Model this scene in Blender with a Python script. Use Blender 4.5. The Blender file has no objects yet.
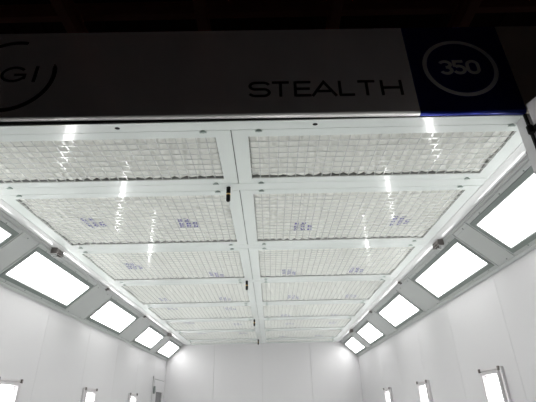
import bpy, bmesh, math, random
from mathutils import Matrix, Vector
random.seed(7)
sc = bpy.context.scene
col = sc.collection
PI = math.pi
Z0 = 1.5            # eye height above the floor
CX = -0.19          # centre line of the booth
YF, YB = 1.722, 9.74
HW = 2.135          # half width between the side walls
ZC = Z0 + 1.35      # underside of the ceiling
ZW = Z0 + 1.015     # top of the side walls

# ------------------------------------------------------------ materials
def mat(name, color, rough=0.4, metal=0.0, spec=0.5, coat=0.0, coat_r=0.05, emit=None, estr=0.0,
        vary=0.0, vscale=6.0, bump=0.0, bscale=60.0, rvary=0.0):
    m = bpy.data.materials.new(name); m.use_nodes = True
    nt = m.node_tree; b = nt.nodes['Principled BSDF']
    b.inputs['Base Color'].default_value = (*color, 1)
    b.inputs['Roughness'].default_value = rough
    b.inputs['Metallic'].default_value = metal
    b.inputs['Specular IOR Level'].default_value = spec
    b.inputs['Coat Weight'].default_value = coat
    b.inputs['Coat Roughness'].default_value = coat_r
    if emit:
        b.inputs['Emission Color'].default_value = (*emit, 1)
        b.inputs['Emission Strength'].default_value = estr
    tc = nt.nodes.new('ShaderNodeTexCoord')
    if vary or rvary:
        n = nt.nodes.new('ShaderNodeTexNoise'); n.inputs['Scale'].default_value = vscale
        n.inputs['Detail'].default_value = 4
        nt.links.new(tc.outputs['Object'], n.inputs['Vector'])
        if vary:
            r = nt.nodes.new('ShaderNodeMix'); r.data_type = 'RGBA'
            r.inputs[6].default_value = (*[c*(1-vary) for c in color], 1)
            r.inputs[7].default_value = (*[min(1, c*(1+vary)) for c in color], 1)
            nt.links.new(n.outputs['Fac'], r.inputs[0]); nt.links.new(r.outputs[2], b.inputs['Base Color'])
        if rvary:
            mr = nt.nodes.new('ShaderNodeMapRange')
            mr.inputs['To Min'].default_value = max(0.02, rough-rvary); mr.inputs['To Max'].default_value = rough+rvary
            nt.links.new(n.outputs['Fac'], mr.inputs['Value']); nt.links.new(mr.outputs['Result'], b.inputs['Roughness'])
    if bump:
        n2 = nt.nodes.new('ShaderNodeTexNoise'); n2.inputs['Scale'].default_value = bscale
        n2.inputs['Detail'].default_value = 3
        bp = nt.nodes.new('ShaderNodeBump'); bp.inputs['Strength'].default_value = bump; bp.inputs['Distance'].default_value = 0.01
        nt.links.new(tc.outputs['Object'], n2.inputs['Vector'])
        nt.links.new(n2.outputs['Fac'], bp.inputs['Height']); nt.links.new(bp.outputs['Normal'], b.inputs['Normal'])
    return m

M = {}
M['ceil'] = mat('ceiling_powder_coat', (.76, .82, .79), .22, coat=.6, coat_r=.06, vary=.015, rvary=.04)
M['wall'] = mat('wall_panel_white', (.60, .595, .605), .30, coat=.30, coat_r=.22, vary=.012, vscale=1.5)
M['cove'] = mat('cove_gloss_white', (.80, .82, .81), .16, coat=.8, coat_r=.05)
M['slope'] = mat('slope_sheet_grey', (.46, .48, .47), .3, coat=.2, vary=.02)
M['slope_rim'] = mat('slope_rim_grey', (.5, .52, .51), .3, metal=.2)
M['rail'] = mat('rail_metal', (.50, .51, .51), .45, metal=.3)
M['gasket'] = mat('lamp_gasket_grey', (.20, .23, .215), .5)
M['bezel'] = mat('lamp_inner_bezel', (.62, .65, .64), .3)
M['lens'] = mat('lamp_lens', (.9, .9, .9), .3, emit=(1, .995, .985), estr=7.6)
M['wlens'] = mat('wall_lamp_lens', (.9, .9, .9), .3, emit=(1, .99, .985), estr=14)
M['wframe'] = mat('wall_lamp_frame', (.62, .60, .61), .28, metal=.35, vary=.03)
M['wire'] = mat('grid_wire_white', (.80, .82, .80), .14, coat=1.0, coat_r=.04)
M['media'] = mat('filter_fabric', (.87, .89, .84), .95, spec=.1, vary=.05, vscale=14, bump=.5, bscale=90)
M['recess'] = mat('filter_recess_shade', (.36, .37, .36), .6)  # darker than the frame: shade of the unlit recess set in the colour
M['ink'] = mat('blue_ink', (.16, .16, .42), .8)
M['latch'] = mat('turn_latch_green_grey', (.34, .41, .38), .4, metal=.3)
M['steel'] = mat('bracket_steel', (.24, .22, .21), .28, metal=.9)
M['black'] = mat('black_rubber', (.006, .006, .006), .7, spec=.2)
M['seam'] = mat('seam_joint_grey', (.45, .45, .45), .6)  # even mid grey seen in the joints between wall panels
M['brass'] = mat('brass_ring', (.75, .50, .20), .3, metal=.8)
M['sign'] = mat('sign_silver_laminate', (.86, .85, .83), .3, metal=.15, coat=.5)
M['sign_grey'] = mat('sign_taupe_laminate', (.66, .60, .50), .35, metal=.2)
M['navy'] = mat('sign_navy_laminate', (.012, .022, .22), .28, metal=.7)
M['sign_black'] = mat('sign_black_letters', (.02, .02, .02), .5)
M['sign_silver'] = mat('sign_pale_letters', (.62, .62, .64), .5)
M['leaf'] = mat('door_leaf_white', (.86, .83, .84), .35, vary=.01)
M['floor'] = mat('floor_concrete', (.60, .61, .60), .6, vary=.08, bump=.2)
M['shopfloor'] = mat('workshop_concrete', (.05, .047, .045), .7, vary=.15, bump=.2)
M['roof'] = mat('roof_deck_brown', (.12, .05, .035), .7, vary=.25, vscale=3)
M['purlin'] = mat('purlin_red_oxide', (.62, .24, .16), .6, vary=.25, vscale=5)
M['bolt'] = mat('bolt_plate_rust', (.75, .36, .18), .5, vary=.2)
M['doorglass'] = mat('door_glass', (.12, .12, .125), .08)

# ------------------------------------------------------------ mesh helpers
def box(bm, x0, x1, y0, y1, z0, z1):
    vs = [bm.verts.new(p) for p in ((x0,y0,z0),(x1,y0,z0),(x1,y1,z0),(x0,y1,z0),(x0,y0,z1),(x1,y0,z1),(x1,y1,z1),(x0,y1,z1))]
    for f in ((0,3,2,1),(4,5,6,7),(0,1,5,4),(1,2,6,5),(2,3,7,6),(3,0,4,7)):
        bm.faces.new([vs[i] for i in f])
    return vs
def cyl(bm, p, q, r, n=8, cap=True, r2=None):
    p, q = Vector(p), Vector(q); d = (q-p).normalized()
    a = d.orthogonal().normalized(); b = d.cross(a); r2 = r if r2 is None else r2
    A = [bm.verts.new(p + (a*math.cos(2*PI*i/n)+b*math.sin(2*PI*i/n))*r) for i in range(n)]
    B = [bm.verts.new(q + (a*math.cos(2*PI*i/n)+b*math.sin(2*PI*i/n))*r2) for i in range(n)]
    for i in range(n):
        bm.faces.new((A[i], A[(i+1)%n], B[(i+1)%n], B[i])).smooth = True
    if cap: bm.faces.new(A[::-1]); bm.faces.new(B)
def extrude_section(bm, sec, y0, y1, closed=True, smooth=False):
    """sec: list of (x, z); swept along y."""
    A = [bm.verts.new((x, y0, z)) for x, z in sec]; B = [bm.verts.new((x, y1, z)) for x, z in sec]
    n = len(sec)
    for i in range(n if closed else n-1):
        f = bm.faces.new((A[i], A[(i+1)%n], B[(i+1)%n], B[i])); f.smooth = smooth
    if closed: bm.faces.new(A[::-1]); bm.faces.new(B)
def link(name, bm, m, parent=None, bevel=0.0, recalc=True):
    if recalc: bmesh.ops.recalc_face_normals(bm, faces=bm.faces)
    me = bpy.data.meshes.new(name); bm.to_mesh(me); bm.free()
    for mm in (m if isinstance(m, (list, tuple)) else [m]): me.materials.append(mm)
    o = bpy.data.objects.new(name, me); col.objects.link(o)
    if parent: o.parent = parent
    if bevel:
        b = o.modifiers.new('bevel', 'BEVEL'); b.width = bevel; b.segments = 2; b.limit_method = 'ANGLE'
    return o
def empty(name, loc=(0,0,0)):
    o = bpy.data.objects.new(name, None); o.empty_display_size = .1; o.location = loc; col.objects.link(o); return o
def tag(o, label=None, cat=None, group=None, kind=None):
    for k, v in (('label', label), ('category', cat), ('group', group), ('kind', kind)):
        if v: o[k] = v
    return o
def copy_tree(o, parent=None):
    c = o.copy(); col.objects.link(c)
    c.parent = parent
    for ch in [x for x in bpy.data.objects if x.parent == o]: copy_tree(ch, c)
    return c
def struct(name, bm, m, bevel=0.0): return tag(link(name, bm, m, None, bevel), kind='structure')

# ------------------------------------------------------------ floor
bm = bmesh.new(); box(bm, CX-HW-.1, CX+HW+.1, YF, YB+.1, -.1, 0); struct('floor', bm, M['floor'])
bm = bmesh.new(); box(bm, -6, 6, -5, YF-.002, -.1, -.002); struct('floor_outside', bm, M['shopfloor'])

# ------------------------------------------------------------ walls as panel rows with thin joints
def wall_panels_side(name, xi, sgn, cuts):
    """xi inner face; sgn=+1 right wall (body towards +x)."""
    bm = bmesh.new()
    g = .0012
    for a, b in zip(cuts[:-1], cuts[1:]):
        x0, x1 = (xi, xi+.06) if sgn > 0 else (xi-.06, xi)
        box(bm, x0, x1, a+g, b-g, 0, ZW+.44)
    bmesh.ops.bevel(bm, geom=[e for e in bm.edges if abs(e.verts[0].co.z-e.verts[1].co.z) > .5], offset=.0012, segments=1, affect='EDGES')
    x0, x1 = (xi+.03, xi+.08) if sgn > 0 else (xi-.08, xi-.03)
    vs = box(bm, x0, x1, cuts[0]+.001, cuts[-1]-.001, 0.001, ZW+.439)
    for v in vs:
        for f in v.link_faces: f.material_index = 1
    return struct(name, bm, [M['wall'], M['seam']])
XR, XL = CX+HW, CX-HW
wall_panels_side('wall_right', XR, 1, [YF, 2.43, 3.49, 4.57, 5.65, 6.73, 7.81, 8.87, YB])
wall_panels_side('wall_left', XL, -1, [YF, 2.2, 3.28, 4.37, 5.47, 6.57, 7.67, 8.77, YB])
bm = bmesh.new()
cuts = [XL-.08, -1.262, -.195, .882, XR+.08]
for a, b in zip(cuts[:-1], cuts[1:]): box(bm, a+.002, b-.002, YB, YB+.06, 0, ZC+.2)
n0 = len(bm.faces); box(bm, XL-.079, XR+.079, YB+.03, YB+.08, .001, ZC+.199); bm.faces.ensure_lookup_table()
for f in bm.faces[n0:]: f.material_index = 1
struct('wall_back', bm, [M['wall'], M['seam']])
# front wall beside the opening (jambs)
XJR, XJL = 1.350, 2*CX-1.350
bm = bmesh.new(); box(bm, XJR, XR+.1, YF, YF+.07, 0, ZC+.14); struct('wall_front_right', bm, M['wall'])
bm = bmesh.new(); box(bm, XL-.1, XJL, YF, YF+.07, 0, ZC+.14); struct('wall_front_left', bm, M['wall'])

# ------------------------------------------------------------ ceiling plenum and beams
bm = bmesh.new(); box(bm, XL-.08, XR+.08, YF+.072, YB, ZC+.10, ZC+.16); struct('ceiling', bm, M['recess'])
beams = [2.43+1.13*k for k in range(7)]
beams[3] = 5.87; beams[4] = 6.98; beams[5] = 8.04; beams[6] = 9.17
HB = .047
HP = 1.67   # half width of the flat ceiling
bm = bmesh.new(); box(bm, CX-HP, CX+HP, YF, YF+.073, ZC, ZC+.05)
for x in (-.79, .262):                         # dark slots in the front rail
    n0 = len(bm.faces)
    vs = [bm.verts.new((x+.014*math.cos(t*PI/8), YF+.038+.011*math.sin(t*PI/8), ZC-.0008)) for t in range(16)]
    f = bm.faces.new(vs); f.material_index = 1
struct('trim_1', bm, [M['ceil'], M['black']])
for k, y in enumerate(beams):
    bm = bmesh.new(); box(bm, CX-HP, CX+HP, y-HB, y+HB, ZC, ZC+.05)
    struct('trim_%d' % (k+2), bm, M['ceil'], .001)
bm = bmesh.new(); box(bm, CX-HP, CX+HP, YB-.035, YB, ZC-.001, ZC+.05); struct('trim_9', bm, M['ceil'], .001)

# ------------------------------------------------------------ filter panels
FO = .088    # flange at the centre and side
G = .0024
def bar(bm, c, a, b, z, along_y):
    sec = [(-.0030, z+.001), (-.0023, z-.002), (.0023, z-.002), (.0030, z+.001), (.0018, z+.0025), (-.0018, z+.0025)]
    A_ = [bm.verts.new((c+o, a, h) if along_y else (a, c+o, h)) for o, h in sec]
    B_ = [bm.verts.new((c+o, b, h) if along_y else (b, c+o, h)) for o, h in sec]
    for i in range(6): bm.faces.new((A_[i], A_[(i+1)%6], B_[(i+1)%6], B_[i]))
def media_z(x, y, sd):
    a = 1.9+.5*math.sin(sd)
    ph = x*70 + 5.5*math.sin(y*a+sd) + 2.2*math.sin(x*5+sd*2.1)
    s = abs(math.sin(ph*.62))**.7
    return -.012*s - .002*math.sin(x*87+y*9+sd*3) - .003*math.sin(x*11-y*19+sd)
def make_panel(W, L, sd, stamps):
    """Panel local frame: centre at origin, underside of the flange at z=0."""
    root = empty('ceiling_filter_panel')
    w, l = W/2-G, L/2-G
    fo, fe = FO, .062
    bm = bmesh.new()
    for a in ((-w, w, -l, -l+fe), (-w, w, l-fe, l), (-w, -w+fo, -l+fe, l-fe), (w-fo, w, -l+fe, l-fe)):
        box(bm, a[0], a[1], a[2], a[3], 0, .003)
    # upturned outer rim and the deeper inner collar around the opening
    for a in ((-w, w, -l, -l+.004), (-w, w, l-.004, l), (-w, -w+.004, -l, l), (w-.004, w, -l, l)):
        box(bm, a[0], a[1], a[2], a[3], .002, .04)
    link('frame', bm, M['ceil'], root)
    gx0, gx1, gy0, gy1 = -w+fo, w-fo, -l+fe, l-fe
    bm = bmesh.new()
    for a in ((gx0-.006, gx1+.006, gy0-.006, gy0), (gx0-.006, gx1+.006, gy1, gy1+.006), (gx0-.006, gx0, gy0, gy1), (gx1, gx1+.006, gy0, gy1)):
        box(bm, a[0], a[1], a[2], a[3], .003, .075)
    link('collar', bm, M['recess'], root)
    bm = bmesh.new()
    nx = round((gx1-gx0)/.0565); ny = round((gy1-gy0)/.0555)
    for i in range(nx+1):
        x = gx0 + (gx1-gx0)*i/nx
        bar(bm, x, gy0-.004, gy1+.004, .0085, 1)
    for j in range(ny+1):
        y = gy0 + (gy1-gy0)*j/ny
        bar(bm, y, gx0-.004, gx1+.004, .0045, 0)
    link('wire_grid', bm, M['wire'], root)
    bm = bmesh.new(); e = .006; zb = .025
    NX, NY = 290, max(8, int(L*34))
    V = [[bm.verts.new((gx0+e+(gx1-gx0-2*e)*i/NX, gy0+e+(gy1-gy0-2*e-.004)*j/NY,
         zb + media_z(gx0+(gx1-gx0)*i/NX, (gy1-gy0)*j/NY, sd))) for i in range(NX+1)] for j in range(NY+1)]
    for j in range(NY):
        for i in range(NX):
            bm.faces.new((V[j][i], V[j][i+1], V[j+1][i+1], V[j+1][i])).smooth = True
    r = bmesh.ops.extrude_face_region(bm, geom=list(bm.faces))
    for v in [g for g in r['geom'] if isinstance(g, bmesh.types.BMVert)]: v.co.z = .058
    link('filter_media', bm, M['media'], root)
    for (sx, sy) in stamps:                     # blue ink print, a few rows of dashes on the fabric
        bm = bmesh.new()
        for c in range(3):
            y = sy-.085
            while y < sy+.085:
                ln = random.uniform(.018, .034)
                if c == 2 and y < sy-.03: y += ln; continue
                x0 = sx - .062 + c*.056 + random.uniform(-.004, .004)
                for (dx, wd) in ((0, .016), (.021, .014)):
                    pts = []
                    ys = [y, y+ln]; xs = [x0+dx, x0+dx+wd]
                    if random.random() < .25: ys[1] = y+ln*.6
                    for (px_, py_) in ((xs[0], ys[0]), (xs[1], ys[0]), (xs[1], ys[1]), (xs[0], ys[1])):
                        zz = min(media_z(px_+q, py_-gy0+s, sd) for q in (-.006, 0, .006) for s in (-.01, 0, .01))
                        pts.append(bm.verts.new((px_, py_, zb+zz-.0012)))
                    bm.faces.new(pts)
                y += ln+.0085
        tag(link('printed_mark', bm, M['ink'], root, recalc=False), 'small blue ink print on the fabric')
    for (sx) in (-1, 1):
        for sy in (-1, 1):
            bm = bmesh.new()
            x, y = sx*(w-.148), sy*(l-.006)
            cyl(bm, (x, y, -.005), (x, y, .0), .013, 12)
            box(bm, x-.019, x+.019, y-.005, y+.005, -.009, -.004)
            link('latch', bm, M['latch'], root, .001)
    return root
WP = HP            # panel width
lims = [YF+.073] + sum([[b-HB, b+HB] for b in beams], []) + [YB-.035]
rows = [(lims[2*i], lims[2*i+1]) for i in range(8)]
ordinal = ['first', 'second', 'third', 'fourth', 'fifth', 'sixth', 'seventh', 'eighth']
# stamp positions measured per panel (world x, y)
ST = {(1,0): [(-1.40,2.98), (-.66,3.04)], (1,1): [(.28,3.15), (1.08,3.08)],
      (2,0): [(-.60,4.45), (-1.42,4.1)], (2,1): [(.21,4.42), (.96,4.40)],
      (3,0): [(-1.43,5.55), (-.62,5.57)], (3,1): [(.31,5.55), (1.1,5.57)],
      (4,0): [(-1.45,6.1), (-.60,6.2)], (4,1): [(.24,6.78), (1.05,6.85)],
      (5,0): [(-1.40,7.2), (-.58,7.45)], (5,1): [(.34,7.5), (1.11,7.5)],
      (6,0): [(-1.35,8.3), (-.55,8.4)], (6,1): [(.25,8.9), (1.0,8.9)]}
for i, (y0, y1) in enumerate(rows):
    for s in (0, 1):
        cx = CX + (WP/2 if s else -WP/2); cy = (y0+y1)/2
        st = [(a-cx, b-cy) for a, b in ST.get((i, s), [])]
        p = make_panel(WP-.0, y1-y0, i*1.7+s*2.3+.4, st); p.location = (cx, cy, ZC)
        side = 'right' if s else 'left'
        if i == 0: lb = 'short white wire-grid ceiling filter panel nearest the black header sign, %s of the centre seam' % side
        elif i == 7: lb = 'short white ceiling filter panel touching the far wall, %s of the centre seam' % side
        else: lb = 'white wire-grid ceiling filter panel in %s row from the header sign, %s of the centre seam' % (ordinal[i], side)
        tag(p, lb, 'ceiling panel', 'ceiling filter panels')

# ------------------------------------------------------------ black fittings hanging at every second beam
for k, w in ((0, 'nearest the header sign'), (2, 'second from the header sign'), (4, 'third from the header sign'), (6, 'farthest, beside the back wall')):
    y = beams[k]
    r = empty('hanging_fitting', (CX-.072, y, ZC))
    bm = bmesh.new(); cyl(bm, (0,0,-.046), (0,0,-.002), .0145, 14); cyl(bm, (0,0,-.052), (0,0,-.046), .009, 14, True, .0145); link('upper_cap', bm, M['black'], r)
    bm = bmesh.new(); cyl(bm, (0,0,-.060), (0,0,-.0515), .0150, 14); tag(link('ring', bm, M['brass'], r), 'brass coloured ring')
    bm = bmesh.new(); cyl(bm, (0,0,-.100), (0,0,-.0598), .0145, 14); cyl(bm, (0,0,-.108), (0,0,-.100), .009, 14, True, .0145); link('lower_cap', bm, M['black'], r)
    tag(r, 'small black fitting with brass ring hanging from ceiling beam, %s' % w, 'fitting', 'black fittings along the centre seam')

# ------------------------------------------------------------ cove, rail and sloped lamp band (both sides)
CB = 1.772   # half width at the foot of the cove
ZB = ZC-.002
def mx(sgn, d): return CX + sgn*d
def add_side(sgn, nm, base):
    # cove: rounds down from the ceiling edge
    sec = []
    # polished edge strip, very slightly dished, then the return behind the rail
    for t in range(9): sec.append((HP+.001+(CB-HP-.002)*t/8, -.003*math.sin(PI*t/8)))
    sec.append((CB-.001, .03)); sec.append((HP+.001, .03))
    bm = bmesh.new(); extrude_section(bm, [(mx(sgn, x), ZC+z) for x, z in sec], YF+.07, YB, True, False)
    o = struct('trim_%d' % base, bm, M['cove'])
    # rail: double round bead at the foot of the cove
    bm = bmesh.new()
    cyl(bm, (mx(sgn, CB+.002), YF+.07, ZB-.004), (mx(sgn, CB+.002), YB, ZB-.004), .006, 10)
    cyl(bm, (mx(sgn, CB+.019), YF+.07, ZB-.022), (mx(sgn, CB+.019), YB, ZB-.022), .004, 10)
    struct('trim_%d' % (base+1), bm, M['rail'])
A2 = Vector((CB, ZB)); B2 = Vector((HW, ZW)); D2 = (B2-A2); SL = D2.length; D2n = D2/SL
N2 = Vector((-D2n.y, D2n.x))     # points up and outward
if N2.y < 0: N2 = -N2
def sp(sgn, s, h, y):            # s metres down the slope, h metres above the underside
    p = A2 + D2n*s + N2*h
    return (mx(sgn, p.x), y, p.y)
def sbox(bm, sgn, s0, s1, h0, h1, y0, y1):
    vs = [bm.verts.new(sp(sgn, s, h, y)) for h in (h0, h1) for (s, y) in ((s0, y0), (s1, y0), (s1, y1), (s0, y1))]
    for f in ((0,3,2,1),(4,5,6,7),(0,1,5,4),(1,2,6,5),(2,3,7,6),(3,0,4,7)): bm.faces.new([vs[i] for i in f])
lamps = [(1.87, 3.0), (3.39, 4.56), (5.22, 6.34), (7.10, 8.10), (8.62, 9.60)]
S0, S1 = .215*SL, .80*SL
EZ = .045
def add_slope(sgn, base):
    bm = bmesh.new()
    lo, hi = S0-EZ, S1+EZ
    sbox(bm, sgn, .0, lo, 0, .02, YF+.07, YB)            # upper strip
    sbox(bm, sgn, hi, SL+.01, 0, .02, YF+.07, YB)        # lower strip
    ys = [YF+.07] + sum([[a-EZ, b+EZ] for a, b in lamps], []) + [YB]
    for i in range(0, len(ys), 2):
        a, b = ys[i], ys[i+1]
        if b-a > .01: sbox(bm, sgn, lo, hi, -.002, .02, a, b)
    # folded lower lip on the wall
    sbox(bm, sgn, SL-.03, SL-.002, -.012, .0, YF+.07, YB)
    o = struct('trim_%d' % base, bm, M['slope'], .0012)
    # raised battens beside every lamp, screws
    bm = bmesh.new()
    for a, b in lamps:
        for y in (a-EZ-.022, b+EZ+.022):
            if YF+.1 < y < YB-.04: sbox(bm, sgn, .02, SL-.035, -.008, -.0015, y-.006, y+.006)
    struct('trim_%d' % (base+1), bm, M['slope_rim'])
    bm = bmesh.new()
    y = YF+.2
    while y < YB-.1:
        for s in (.052, SL-.045):
            p = Vector(sp(sgn, s, -.004, y)); q = Vector(sp(sgn, s, .001, y)); cyl(bm, p, q, .006, 8)
        y += .31
    tag(link('screw_row', bm, M['gasket']), kind='structure')
for sgn, b in ((-1, 10), (1, 12)): add_side(sgn, '', b)
for sgn, b in ((-1, 14), (1, 16)): add_slope(sgn, b)
n = 18
for o in list(bpy.data.objects):
    if o.name.startswith('screw_row'): o.name = 'trim_%d' % n; n += 1

where = ['nearest the header sign', 'second from the header sign', 'third from the header sign', 'fourth from the header sign', 'farthest, against the back wall']
for sgn, side in ((-1, 'left'), (1, 'right')):
    for i, (a, b) in enumerate(lamps):
        yc = (a+b)/2
        loc = Vector(sp(sgn, (S0+S1)/2, 0, yc))
        r = empty('ceiling_light', loc)
        def off(o):
            o.matrix_parent_inverse = Matrix.Translation(-loc); return o
        bm = bmesh.new(); g = .001
        lo, hi = S0-EZ+g, S1+EZ-g
        for q in ((lo, S0-.008, a-EZ+g, b+EZ-g), (S1+.008, hi, a-EZ+g, b+EZ-g), (S0-.008, S1+.008, a-EZ+g, a-.008), (S0-.008, S1+.008, b+.008, b+EZ-g)):
            sbox(bm, sgn, q[0], q[1], -.006, .012, q[2], q[3])
        tag(off(link('gasket_frame', bm, M['gasket'], r, .002)), 'dark grey gasket frame')
        bm = bmesh.new()
        for q in ((S0-.009, S0, a-.009, b+.009), (S1, S1+.009, a-.009, b+.009), (S0, S1, a-.009, a), (S0, S1, b, b+.009)):
            sbox(bm, sgn, q[0], q[1], -.003, .014, q[2], q[3])
        off(link('bezel', bm, M['bezel'], r, .001))
        # lens: shallow panel with four moulded tube bulges
        bm = bmesh.new(); NS = 32
        prof = []
        for t in range(NS+1):
            s = S0 + (S1-S0)*t/NS
            prof.append((s, .008 - .006*abs(math.sin(PI*4*t/NS))))
        A_ = [bm.verts.new(sp(sgn, s, h, a)) for s, h in prof]; B_ = [bm.verts.new(sp(sgn, s, h, b)) for s, h in prof]
        C_ = [bm.verts.new(sp(sgn, s, .016, a)) for s, h in (prof[-1], prof[0])]; E_ = [bm.verts.new(sp(sgn, s, .016, b)) for s, h in (prof[-1], prof[0])]
        LA, LB_ = A_+C_, B_+E_
        for t in range(len(LA)): bm.faces.new((LA[t], LA[(t+1)%len(LA)], LB_[(t+1)%len(LA)], LB_[t]))
        bm.faces.new(LA[::-1]); bm.faces.new(LB_)
        tag(off(link('lens', bm, M['lens'], r)), 'glowing white lens')
        tag(r, 'bright rectangular ceiling light in the %s sloped band, %s' % (side, where[i]), 'light', 'lights in the sloped bands')

# ------------------------------------------------------------ spring latches and joint clips at the cove
for sgn, side in ((-1, 'left'), (1, 'right')):
    for y, w in ((3.54, 'beside the second light from the header sign'), (8.17, 'near the far wall')):
        p0 = Vector((mx(sgn, CB-.025), y, ZB-.002)); r = empty('spring_latch', p0)
        def T(x, yy, z): return (sgn*x, yy, z)
        for yy in (-.062, .054):
            bm = bmesh.new()
            box(bm, min(sgn*-.030, sgn*.026), max(sgn*-.030, sgn*.026), yy, yy+.008, -.052, .012)
            link('bracket', bm, M['steel'], r, .002)
        bm = bmesh.new()
        for zz, xx in ((-.044, -.024), (-.030, -.031), (-.016, -.027), (0, -.020)):
            bm = bmesh.new(); cyl(bm, T(xx, -.058, zz), T(xx, .058, zz), .0052, 8); link('spring_bar', bm, M['steel'], r)
        bm = bmesh.new()
        cyl(bm, T(-.006, -.02, -.052), T(.030, -.02, -.060), .006, 8); cyl(bm, T(.030, -.02, -.060), T(.030, .03, -.060), .006, 8)
        cyl(bm, T(.030, .03, -.060), T(-.006, .03, -.052), .006, 8)
        link('hook', bm, M['rail'], r)
        tag(r, 'steel spring latch on the %s ceiling edge %s' % (side, w), 'latch', 'spring latches on the ceiling edges')
    for y, w in ((2.06, 'beside the nearest light'), (4.87, 'between the second and third lights'), (6.50, 'between the third and fourth lights')):
        r = empty('joint_clip', (mx(sgn, CB-.015), y, ZB-.012))
        bm = bmesh.new(); box(bm, min(sgn*-.016, sgn*.030), max(sgn*-.016, sgn*.030), -.008, .008, -.014, .014)
        link('clip_body', bm, M['steel'], r, .003)
        bm = bmesh.new(); cyl(bm, (sgn*.012, 0, -.022), (sgn*.012, 0, -.0135), .006, 8); link('screw', bm, M['gasket'], r)
        tag(r, 'small metal joint clip on the %s ceiling edge %s' % (side, w), 'clip', 'joint clips on the ceiling edges')

# ------------------------------------------------------------ vertical wall lights
def make_wall_light(sgn):
    """local: origin at wall face, top centre at z=0; protrudes towards the room."""
    r = empty('wall_light')
    ow, lw, H, top = .205, .113, 1.20, .068
    inn = -sgn
    def ring(bm, loops):
        L = []
        for (hw, zt, zb, d) in loops:
            L.append([bm.verts.new((inn*d, y, z)) for y, z in ((-hw, zb), (hw, zb), (hw, zt), (-hw, zt))])
        for A_, B_ in zip(L[:-1], L[1:]):
            for i in range(4): bm.faces.new((A_[i], A_[(i+1)%4], B_[(i+1)%4], B_[i]))
    b = -H-2*top
    bm = bmesh.new(); ring(bm, [(ow, 0, b, 0), (ow, 0, b, .022), (ow-.022, -.016, b+.016, .026), (ow-.030, -.022, b+.022, .018)])
    link('outer_trim', bm, M['wframe'], r)
    bm = bmesh.new(); ring(bm, [(ow-.030, -.022, b+.022, .018), (ow-.040, -.028, b+.028, .034), (lw+.020, -top+.016, b+top-.016, .034), (lw+.012, -top+.010, b+top-.010, .012), (lw, -top, b+top, .006)])
    link('inner_frame', bm, M['wframe'], r)
    bm = bmesh.new()
    x0, x1 = sorted((inn*.002, inn*.0065)); box(bm, x0, x1, -lw, lw, b+top, -top)
    tag(link('lens', bm, M['wlens'], r), 'glowing white lens')
    bm = bmesh.new()
    for yy in (-ow+.028, ow-.028):
        bm = bmesh.new()
        x0, x1 = sorted((inn*.02, inn*.040)); box(bm, x0, x1, yy-.008, yy+.008, -.030, .004)
        link('corner_clip', bm, M['steel'], r, .002)
    return r
wy = ((2.10, 'beside the entrance, before the first one in view'), (3.915, 'the largest and nearest in view'), (5.735, 'the middle one in view'), (7.535, 'the smallest and farthest in view'))
for sgn, side in ((-1, 'left'), (1, 'right')):
    proto = make_wall_light(sgn)
    for i, (y, w) in enumerate(wy):
        o = proto if i == 0 else copy_tree(proto)
        o.location = (XR if sgn > 0 else XL, y, Z0+.292)
        tag(o, 'tall glowing light on %s wall, %s' % (side, w), 'wall light', 'vertical wall lights')

# ------------------------------------------------------------ service door in the left wall
dr = tag(empty('door_1', (XL, 9.22, 0)), kind='structure')
y0, y1, zt = -.41, .41, Z0+.585
bm = bmesh.new(); box(bm, .0, .004, y0-.018, y1+.018, 0, zt+.020); link('gap_shade_plate', bm, M['gasket'], dr)  # dark plate put in for the shade of the gap around the door
bm = bmesh.new()
wa, wb, wt, wbz = -.26, .25, Z0+.375, .95
for q in ((y0, wa, .01, zt), (wb, y1, .01, zt), (wa, wb, wt, zt), (wa, wb, .01, wbz)): box(bm, .003, .022, q[0], q[1], q[2], q[3])
link('door_leaf', bm, M['wall'], dr)
bm = bmesh.new()
for q in ((y0-.062, y0-.012, 0, zt+.055), (y1+.012, y1+.062, 0, zt+.055), (y0-.062, y1+.062, zt+.014, zt+.055)):
    box(bm, .001, .016, q[0], q[1], q[2], q[3])
link('door_frame', bm, M['wall'], dr, .002)
bm = bmesh.new()
for q in ((wa-.02, wa+.006, wbz-.02, wt+.02), (wb-.006, wb+.02, wbz-.02, wt+.02), (wa, wb, wt-.006, wt+.02), (wa, wb, wbz-.02, wbz+.006)):
    box(bm, .012, .028, q[0], q[1], q[2], q[3])
link('window_frame', bm, M['wframe'], dr)
bm = bmesh.new(); box(bm, .008, .014, wa, wb, wbz, wt); link('window_pane', bm, M['doorglass'], dr)
bm = bmesh.new(); box(bm, .02, .05, y0-.045, y0+.02, Z0+.33, Z0+.46); link('hinge', bm, M['gasket'], dr, .004)
bm = bmesh.new(); box(bm, .02, .05, y0-.045, y0+.02, .35, .48); link('hinge', bm, M['gasket'], dr, .004)
bm = bmesh.new(); cyl(bm, (.02, .35, 1.02), (.06, .35, 1.02), .01, 10); cyl(bm, (.06, .36, 1.02), (.06, .25, 1.02), .009, 10); link('handle', bm, M['steel'], dr)

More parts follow.
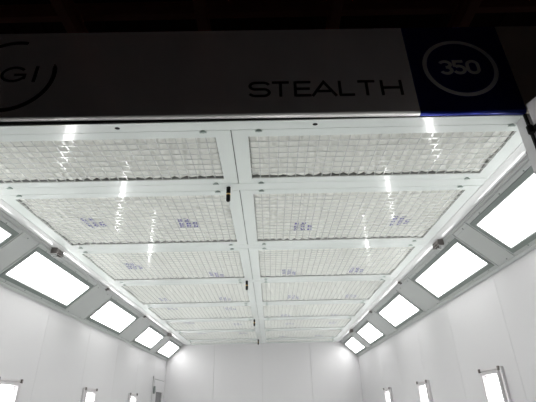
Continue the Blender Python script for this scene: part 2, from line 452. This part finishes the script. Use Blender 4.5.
# ------------------------------------------------------------ header sign
YS = 1.69; ZS = Z0+1.360; ZT = Z0+1.990; TILT = -.0085
def tilt(o):
    for v in o.data.vertices: v.co.z += TILT*v.co.x
    return o
def sign_panel(name, x0, x1, m, label):
    bm = bmesh.new()
    r = .014; sec = [(YS+.024, ZS)]
    for t in range(6):
        a = t/5*PI/2
        sec.append((YS+r-r*math.sin(a), ZS+r-r*math.cos(a)))
    sec += [(YS, ZT), (YS+.024, ZT)]
    A_ = [bm.verts.new((x0, y, z)) for y, z in sec]; B_ = [bm.verts.new((x1, y, z)) for y, z in sec]; n = len(sec)
    for i in range(n):
        f = bm.faces.new((A_[i], A_[(i+1)%n], B_[(i+1)%n], B_[i])); f.smooth = 1 <= i <= 5
    bm.faces.new(A_[::-1]); bm.faces.new(B_)
    root = empty(name, ((x0+x1)/2, YS, ZS))
    o = tilt(link('board', bm, m, root)); o.matrix_parent_inverse = Matrix.Translation(-Vector(root.location))
    return tag(root, label, 'sign')
def stroke(bm, pts, w, y=YS, t=.0015, closed=False):
    """ribbon along (x, z) points on the face of the sign"""
    n = len(pts); P = [Vector(p) for p in pts]; L, R_ = [], []
    for i in range(n):
        a = P[i-1] if (i > 0 or closed) else P[i]; b = P[(i+1) % n] if (i < n-1 or closed) else P[i]
        p = P[i]; d1 = (p-a).normalized() if (p-a).length > 1e-9 else (b-p).normalized(); d2 = (b-p).normalized() if (b-p).length > 1e-9 else d1
        d = (d1+d2); d = d.normalized() if d.length > 1e-6 else d1
        nn = Vector((-d.y, d.x)); k = w/2/max(.45, abs(nn.dot(Vector((-d1.y, d1.x)))))
        L.append(p+nn*k); R_.append(p-nn*k)
    F = [[bm.verts.new((q.x, yy, q.y)) for q in side] for side in (L, R_) for yy in (y-t, y-.0002)]
    LF, LK, RF, RK = F
    m = n if closed else n-1
    for i in range(m):
        j = (i+1) % n
        bm.faces.new((LF[i], LF[j], RF[j], RF[i])); bm.faces.new((LK[i], RK[i], RK[j], LK[j]))
        bm.faces.new((LF[i], LK[i], LK[j], LF[j])); bm.faces.new((RF[i], RF[j], RK[j], RK[i]))
    if not closed:
        bm.faces.new((LF[0], RF[0], RK[0], LK[0])); bm.faces.new((LF[-1], LK[-1], RK[-1], RF[-1]))
def arc(cx, cz, rx, rz, a0, a1, n=20):
    return [(cx+rx*math.cos(math.radians(a0+(a1-a0)*i/n)), cz+rz*math.sin(math.radians(a0+(a1-a0)*i/n))) for i in range(n+1)]
def on(root, o):
    tilt(o); o.matrix_parent_inverse = Matrix.Translation(-Vector(root.location)); return o

main = sign_panel('header_sign', -2.45, .803, M['sign'], 'long pale header sign above the booth opening reading STEALTH with a GI ring emblem')
nav = sign_panel('header_sign', .806, 1.352, M['navy'], 'square navy header sign with a ring around the number 350')
gry = sign_panel('header_sign', 1.355, 2.6, M['sign_grey'], 'plain taupe header panel at the right end, beyond the navy 350 sign')
# STEALTH
x = -.084; zb, h, wS = Z0+1.489, .092, .0155
letters = []
def L_S(x, w):
    q = h/4
    pts = [(x+w, zb+h-.018)] + arc(x+w*.66, zb+3*q, w*.32, q, 20, 90, 6) + arc(x+w*.30, zb+3*q, w*.28, q, 90, 270, 14) + arc(x+w*.70, zb+q, w*.28, q, 90, -90, 14) + arc(x+w*.32, zb+q, w*.32, q, 270, 200, 6) + [(x, zb+.018)]
    return [pts[1:-1]]
def L_T(x, w): return [[(x, zb+h), (x+w, zb+h)], [(x+w/2, zb+h), (x+w/2, zb-.006)]]
def L_E(x, w): return [[(x, zb+h+.006), (x, zb-.006)], [(x, zb+h), (x+w, zb+h)], [(x, zb+h/2), (x+w*.93, zb+h/2)], [(x, zb), (x+w, zb)]]
def L_A(x, w): return [[(x, zb-.006), (x+w/2, zb+h), (x+w, zb-.006)], [(x+w*.22, zb+h*.30), (x+w*.78, zb+h*.30)]]
def L_L(x, w): return [[(x, zb+h+.006), (x, zb)], [(x-.006, zb), (x+w, zb)]]
def L_H(x, w): return [[(x, zb+h+.006), (x, zb-.006)], [(x+w, zb+h+.006), (x+w, zb-.006)], [(x, zb+h/2), (x+w, zb+h/2)]]
seq = [(L_S, 0, .108), (L_T, .121, .092), (L_E, .246, .084), (L_A, .336, .128), (L_L, .486, .076), (L_T, .584, .092), (L_H, .712, .102)]
for fn, x0, w in seq:
    bm = bmesh.new()
    for k, st in enumerate(fn(x+x0, w)): stroke(bm, st, wS, t=.0015+.0002*k)
    on(main, link('letter', bm, M['sign_black'], main))
# ring emblem with GI
rcx, rcz, rr = -1.411, Z0+1.664, .247
bm = bmesh.new()
ring_pts = arc(rcx, rcz, rr, rr, 12, -192, 64)
stroke(bm, ring_pts, .024)
tip = [(rcx+rr*math.cos(math.radians(a)), rcz+rr*math.sin(math.radians(a))) for a in (12, 15, 18)]
stroke(bm, [tip[0], tip[1]], .017, t=.0014); stroke(bm, [tip[1], tip[2]], .007, t=.0014)
on(main, link('emblem_ring', bm, M['sign_black'], main))
bm = bmesh.new(); stroke(bm, arc(rcx, rcz, rr, rr, 79, 150, 24), .022); on(main, link('emblem_ring', bm, M['sign_black'], main))
gz, gh = Z0+1.669, .114
bm = bmesh.new()
gx, gw = -1.452, .130
stroke(bm, arc(gx+gw*.5, gz, gw*.5, gh/2-.008, 38, 325, 30) + [(gx+gw*.97, gz-.028), (gx+gw*.97, gz-.004)], .0155)
stroke(bm, [(gx+gw*1.03, gz-.004), (gx+gw*.52, gz-.004)], .0145, t=.0018)
on(main, link('letter', bm, M['sign_black'], main))
bm = bmesh.new(); stroke(bm, [(-1.267, gz+gh/2), (-1.267, gz-gh/2)], .018); on(main, link('letter', bm, M['sign_black'], main))
# 350 in a ring
ccx, ccz = 1.078, Z0+1.672
bm = bmesh.new(); stroke(bm, arc(ccx, ccz, .193, .193, 0, 354.375, 63), .024, closed=True); on(nav, link('number_ring', bm, M['sign_silver'], nav))
dh, dw, ds = .086, .058, .0195; dz = ccz-dh/2+.002
def digit(kind, x):
    q = dh/4; r = dw/2; c = x+r; bm = bmesh.new()
    if kind == 3:
        stroke(bm, arc(c, dz+3*q, r, q, 160, -90, 18), ds); stroke(bm, arc(c, dz+q, r, q*1.05, 90, -160, 18), ds, t=.0017)
    elif kind == 5:
        stroke(bm, [(x+dw*.98, dz+dh), (x+dw*.12, dz+dh), (x+dw*.08, dz+dh*.52)], ds)
        stroke(bm, arc(c-.002, dz+dh*.30, r, dh*.30, 130, -155, 20), ds, t=.0017)
    else:
        pts = arc(c, dz+dh-r, r, r, 0, 180, 12) + arc(c, dz+r, r, r, 180, 360, 12)
        stroke(bm, pts, ds, closed=True)
    on(nav, link('digit', bm, M['sign_silver'], nav))
digit(3, ccx-.108); digit(5, ccx-.034); digit(0, ccx+.042)

# black door seal in the gap behind the sign and down the right jamb
bm = bmesh.new()
box(bm, XL-.1, XR+.1, YS+.0245, YF-.0005, ZC+.004, ZC+.05)
struct('trim_20', bm, M['black'])
bm = bmesh.new(); box(bm, 1.346, 1.360, YF-.012, YF-.001, 0, ZC-.002); struct('trim_21', bm, M['black'])

# ------------------------------------------------------------ open entrance door leaf at the right
LA = math.radians(16)
lr = empty('entrance_door_leaf', (1.343, YS-.019, 0)); lr.rotation_euler = (0, 0, LA)
bm = bmesh.new(); box(bm, 0, .05, -1.05, 0, .03, ZC+.030); link('leaf', bm, M['leaf'], lr, .003)
bm = bmesh.new(); box(bm, -.004, .0005, -1.0, -.96, .03, ZC+.02); link('edge_strip', bm, M['rail'], lr)
for z in (ZC-.125, 1.5, .4):
    bm = bmesh.new()
    cyl(bm, (-.016, .012, z-.022), (-.016, .012, z+.022), .016, 12); box(bm, -.016, .002, -.09, .012, z-.016, z+.012)
    link('hinge', bm, M['black'], lr, .002)
tag(lr, 'pale grey entrance door leaf swung open at the right edge of the opening', 'door')

# ------------------------------------------------------------ workshop roof outside
bm = bmesh.new()
zr = Z0+3.6
x = -7
while x < 7:                                    # trapezoid deck ribs
    box(bm, x, x+.18, -5, 12, zr+.30, zr+.34); box(bm, x+.18, x+.36, -5, 12, zr+.335, zr+.375); x += .36
struct('ceiling_outside', bm, M['roof'])
for k, y in enumerate((1.95, 2.45, 2.95, 3.45)):
    r = empty('roof_purlin', (0, y, zr+.10))
    bm = bmesh.new(); box(bm, -7, 7, -.035, .035, .0, .012); box(bm, -7, 7, -.004, .004, .012, .188); box(bm, -7, 7, -.035, .035, .188, .2)
    link('beam', bm, M['purlin'], r)
    for x in (-1.95, -.62, .72, 2.05):
        bm = bmesh.new(); box(bm, x-.05, x+.05, -.05, .05, -.012, 0)
        for dx in (-.03, .03): cyl(bm, (x+dx, -.02, -.03), (x+dx, -.02, -.011), .011, 6)
        link('bolt_plate', bm, M['bolt'], r)
    tag(r, 'dark red-brown roof purlin above the header sign, %s' % ['nearest the camera', 'second from the camera', 'third from the camera', 'farthest from the camera'][k], 'beam', 'roof purlins')
for k, x in enumerate((-1.95, -.62, .72, 2.05)):
    bm = bmesh.new(); box(bm, x-.05, x+.05, -3, 9, zr-.14, zr-.128); box(bm, x-.005, x+.005, -3, 9, zr-.128, zr+.07); box(bm, x-.05, x+.05, -3, 9, zr+.07, zr+.087)
    tag(link('roof_rafter', bm, M['purlin']), 'dark roof rafter running over the booth, %s' % ['leftmost', 'second from the left', 'second from the right', 'rightmost'][k], 'beam', 'roof rafters')

# ------------------------------------------------------------ dim workshop light
w = bpy.data.worlds.new('night_workshop'); sc.world = w; w.use_nodes = True
w.node_tree.nodes['Background'].inputs[0].default_value = (.9, .92, 1, 1)
w.node_tree.nodes['Background'].inputs[1].default_value = .0085

# ------------------------------------------------------------ camera
f, cxp, cyp = 410.0, 268.0, 201.0
dy = Vector((272-cxp, -(410-cyp), -f)).normalized()
dx = Vector((1, .022, 0)); dx = (dx - dx.dot(dy)*dy).normalized()
dz = dx.cross(dy)
R = Matrix((dx, dy, dz))       # rows are the world axes seen from the camera: world = R @ cam
cam = bpy.data.cameras.new('camera'); co = bpy.data.objects.new('camera', cam); col.objects.link(co)
cam.sensor_fit = 'HORIZONTAL'; cam.sensor_width = 36; cam.lens = f*36/536; cam.clip_start = .05
co.matrix_world = Matrix.Translation((0, 0, Z0)) @ R.to_4x4()
sc.camera = co
sc.view_settings.view_transform = 'Standard'; sc.view_settings.look = 'None'
sc.view_settings.gamma = 1; sc.view_settings.use_curve_mapping = False; sc.view_settings.exposure = 0
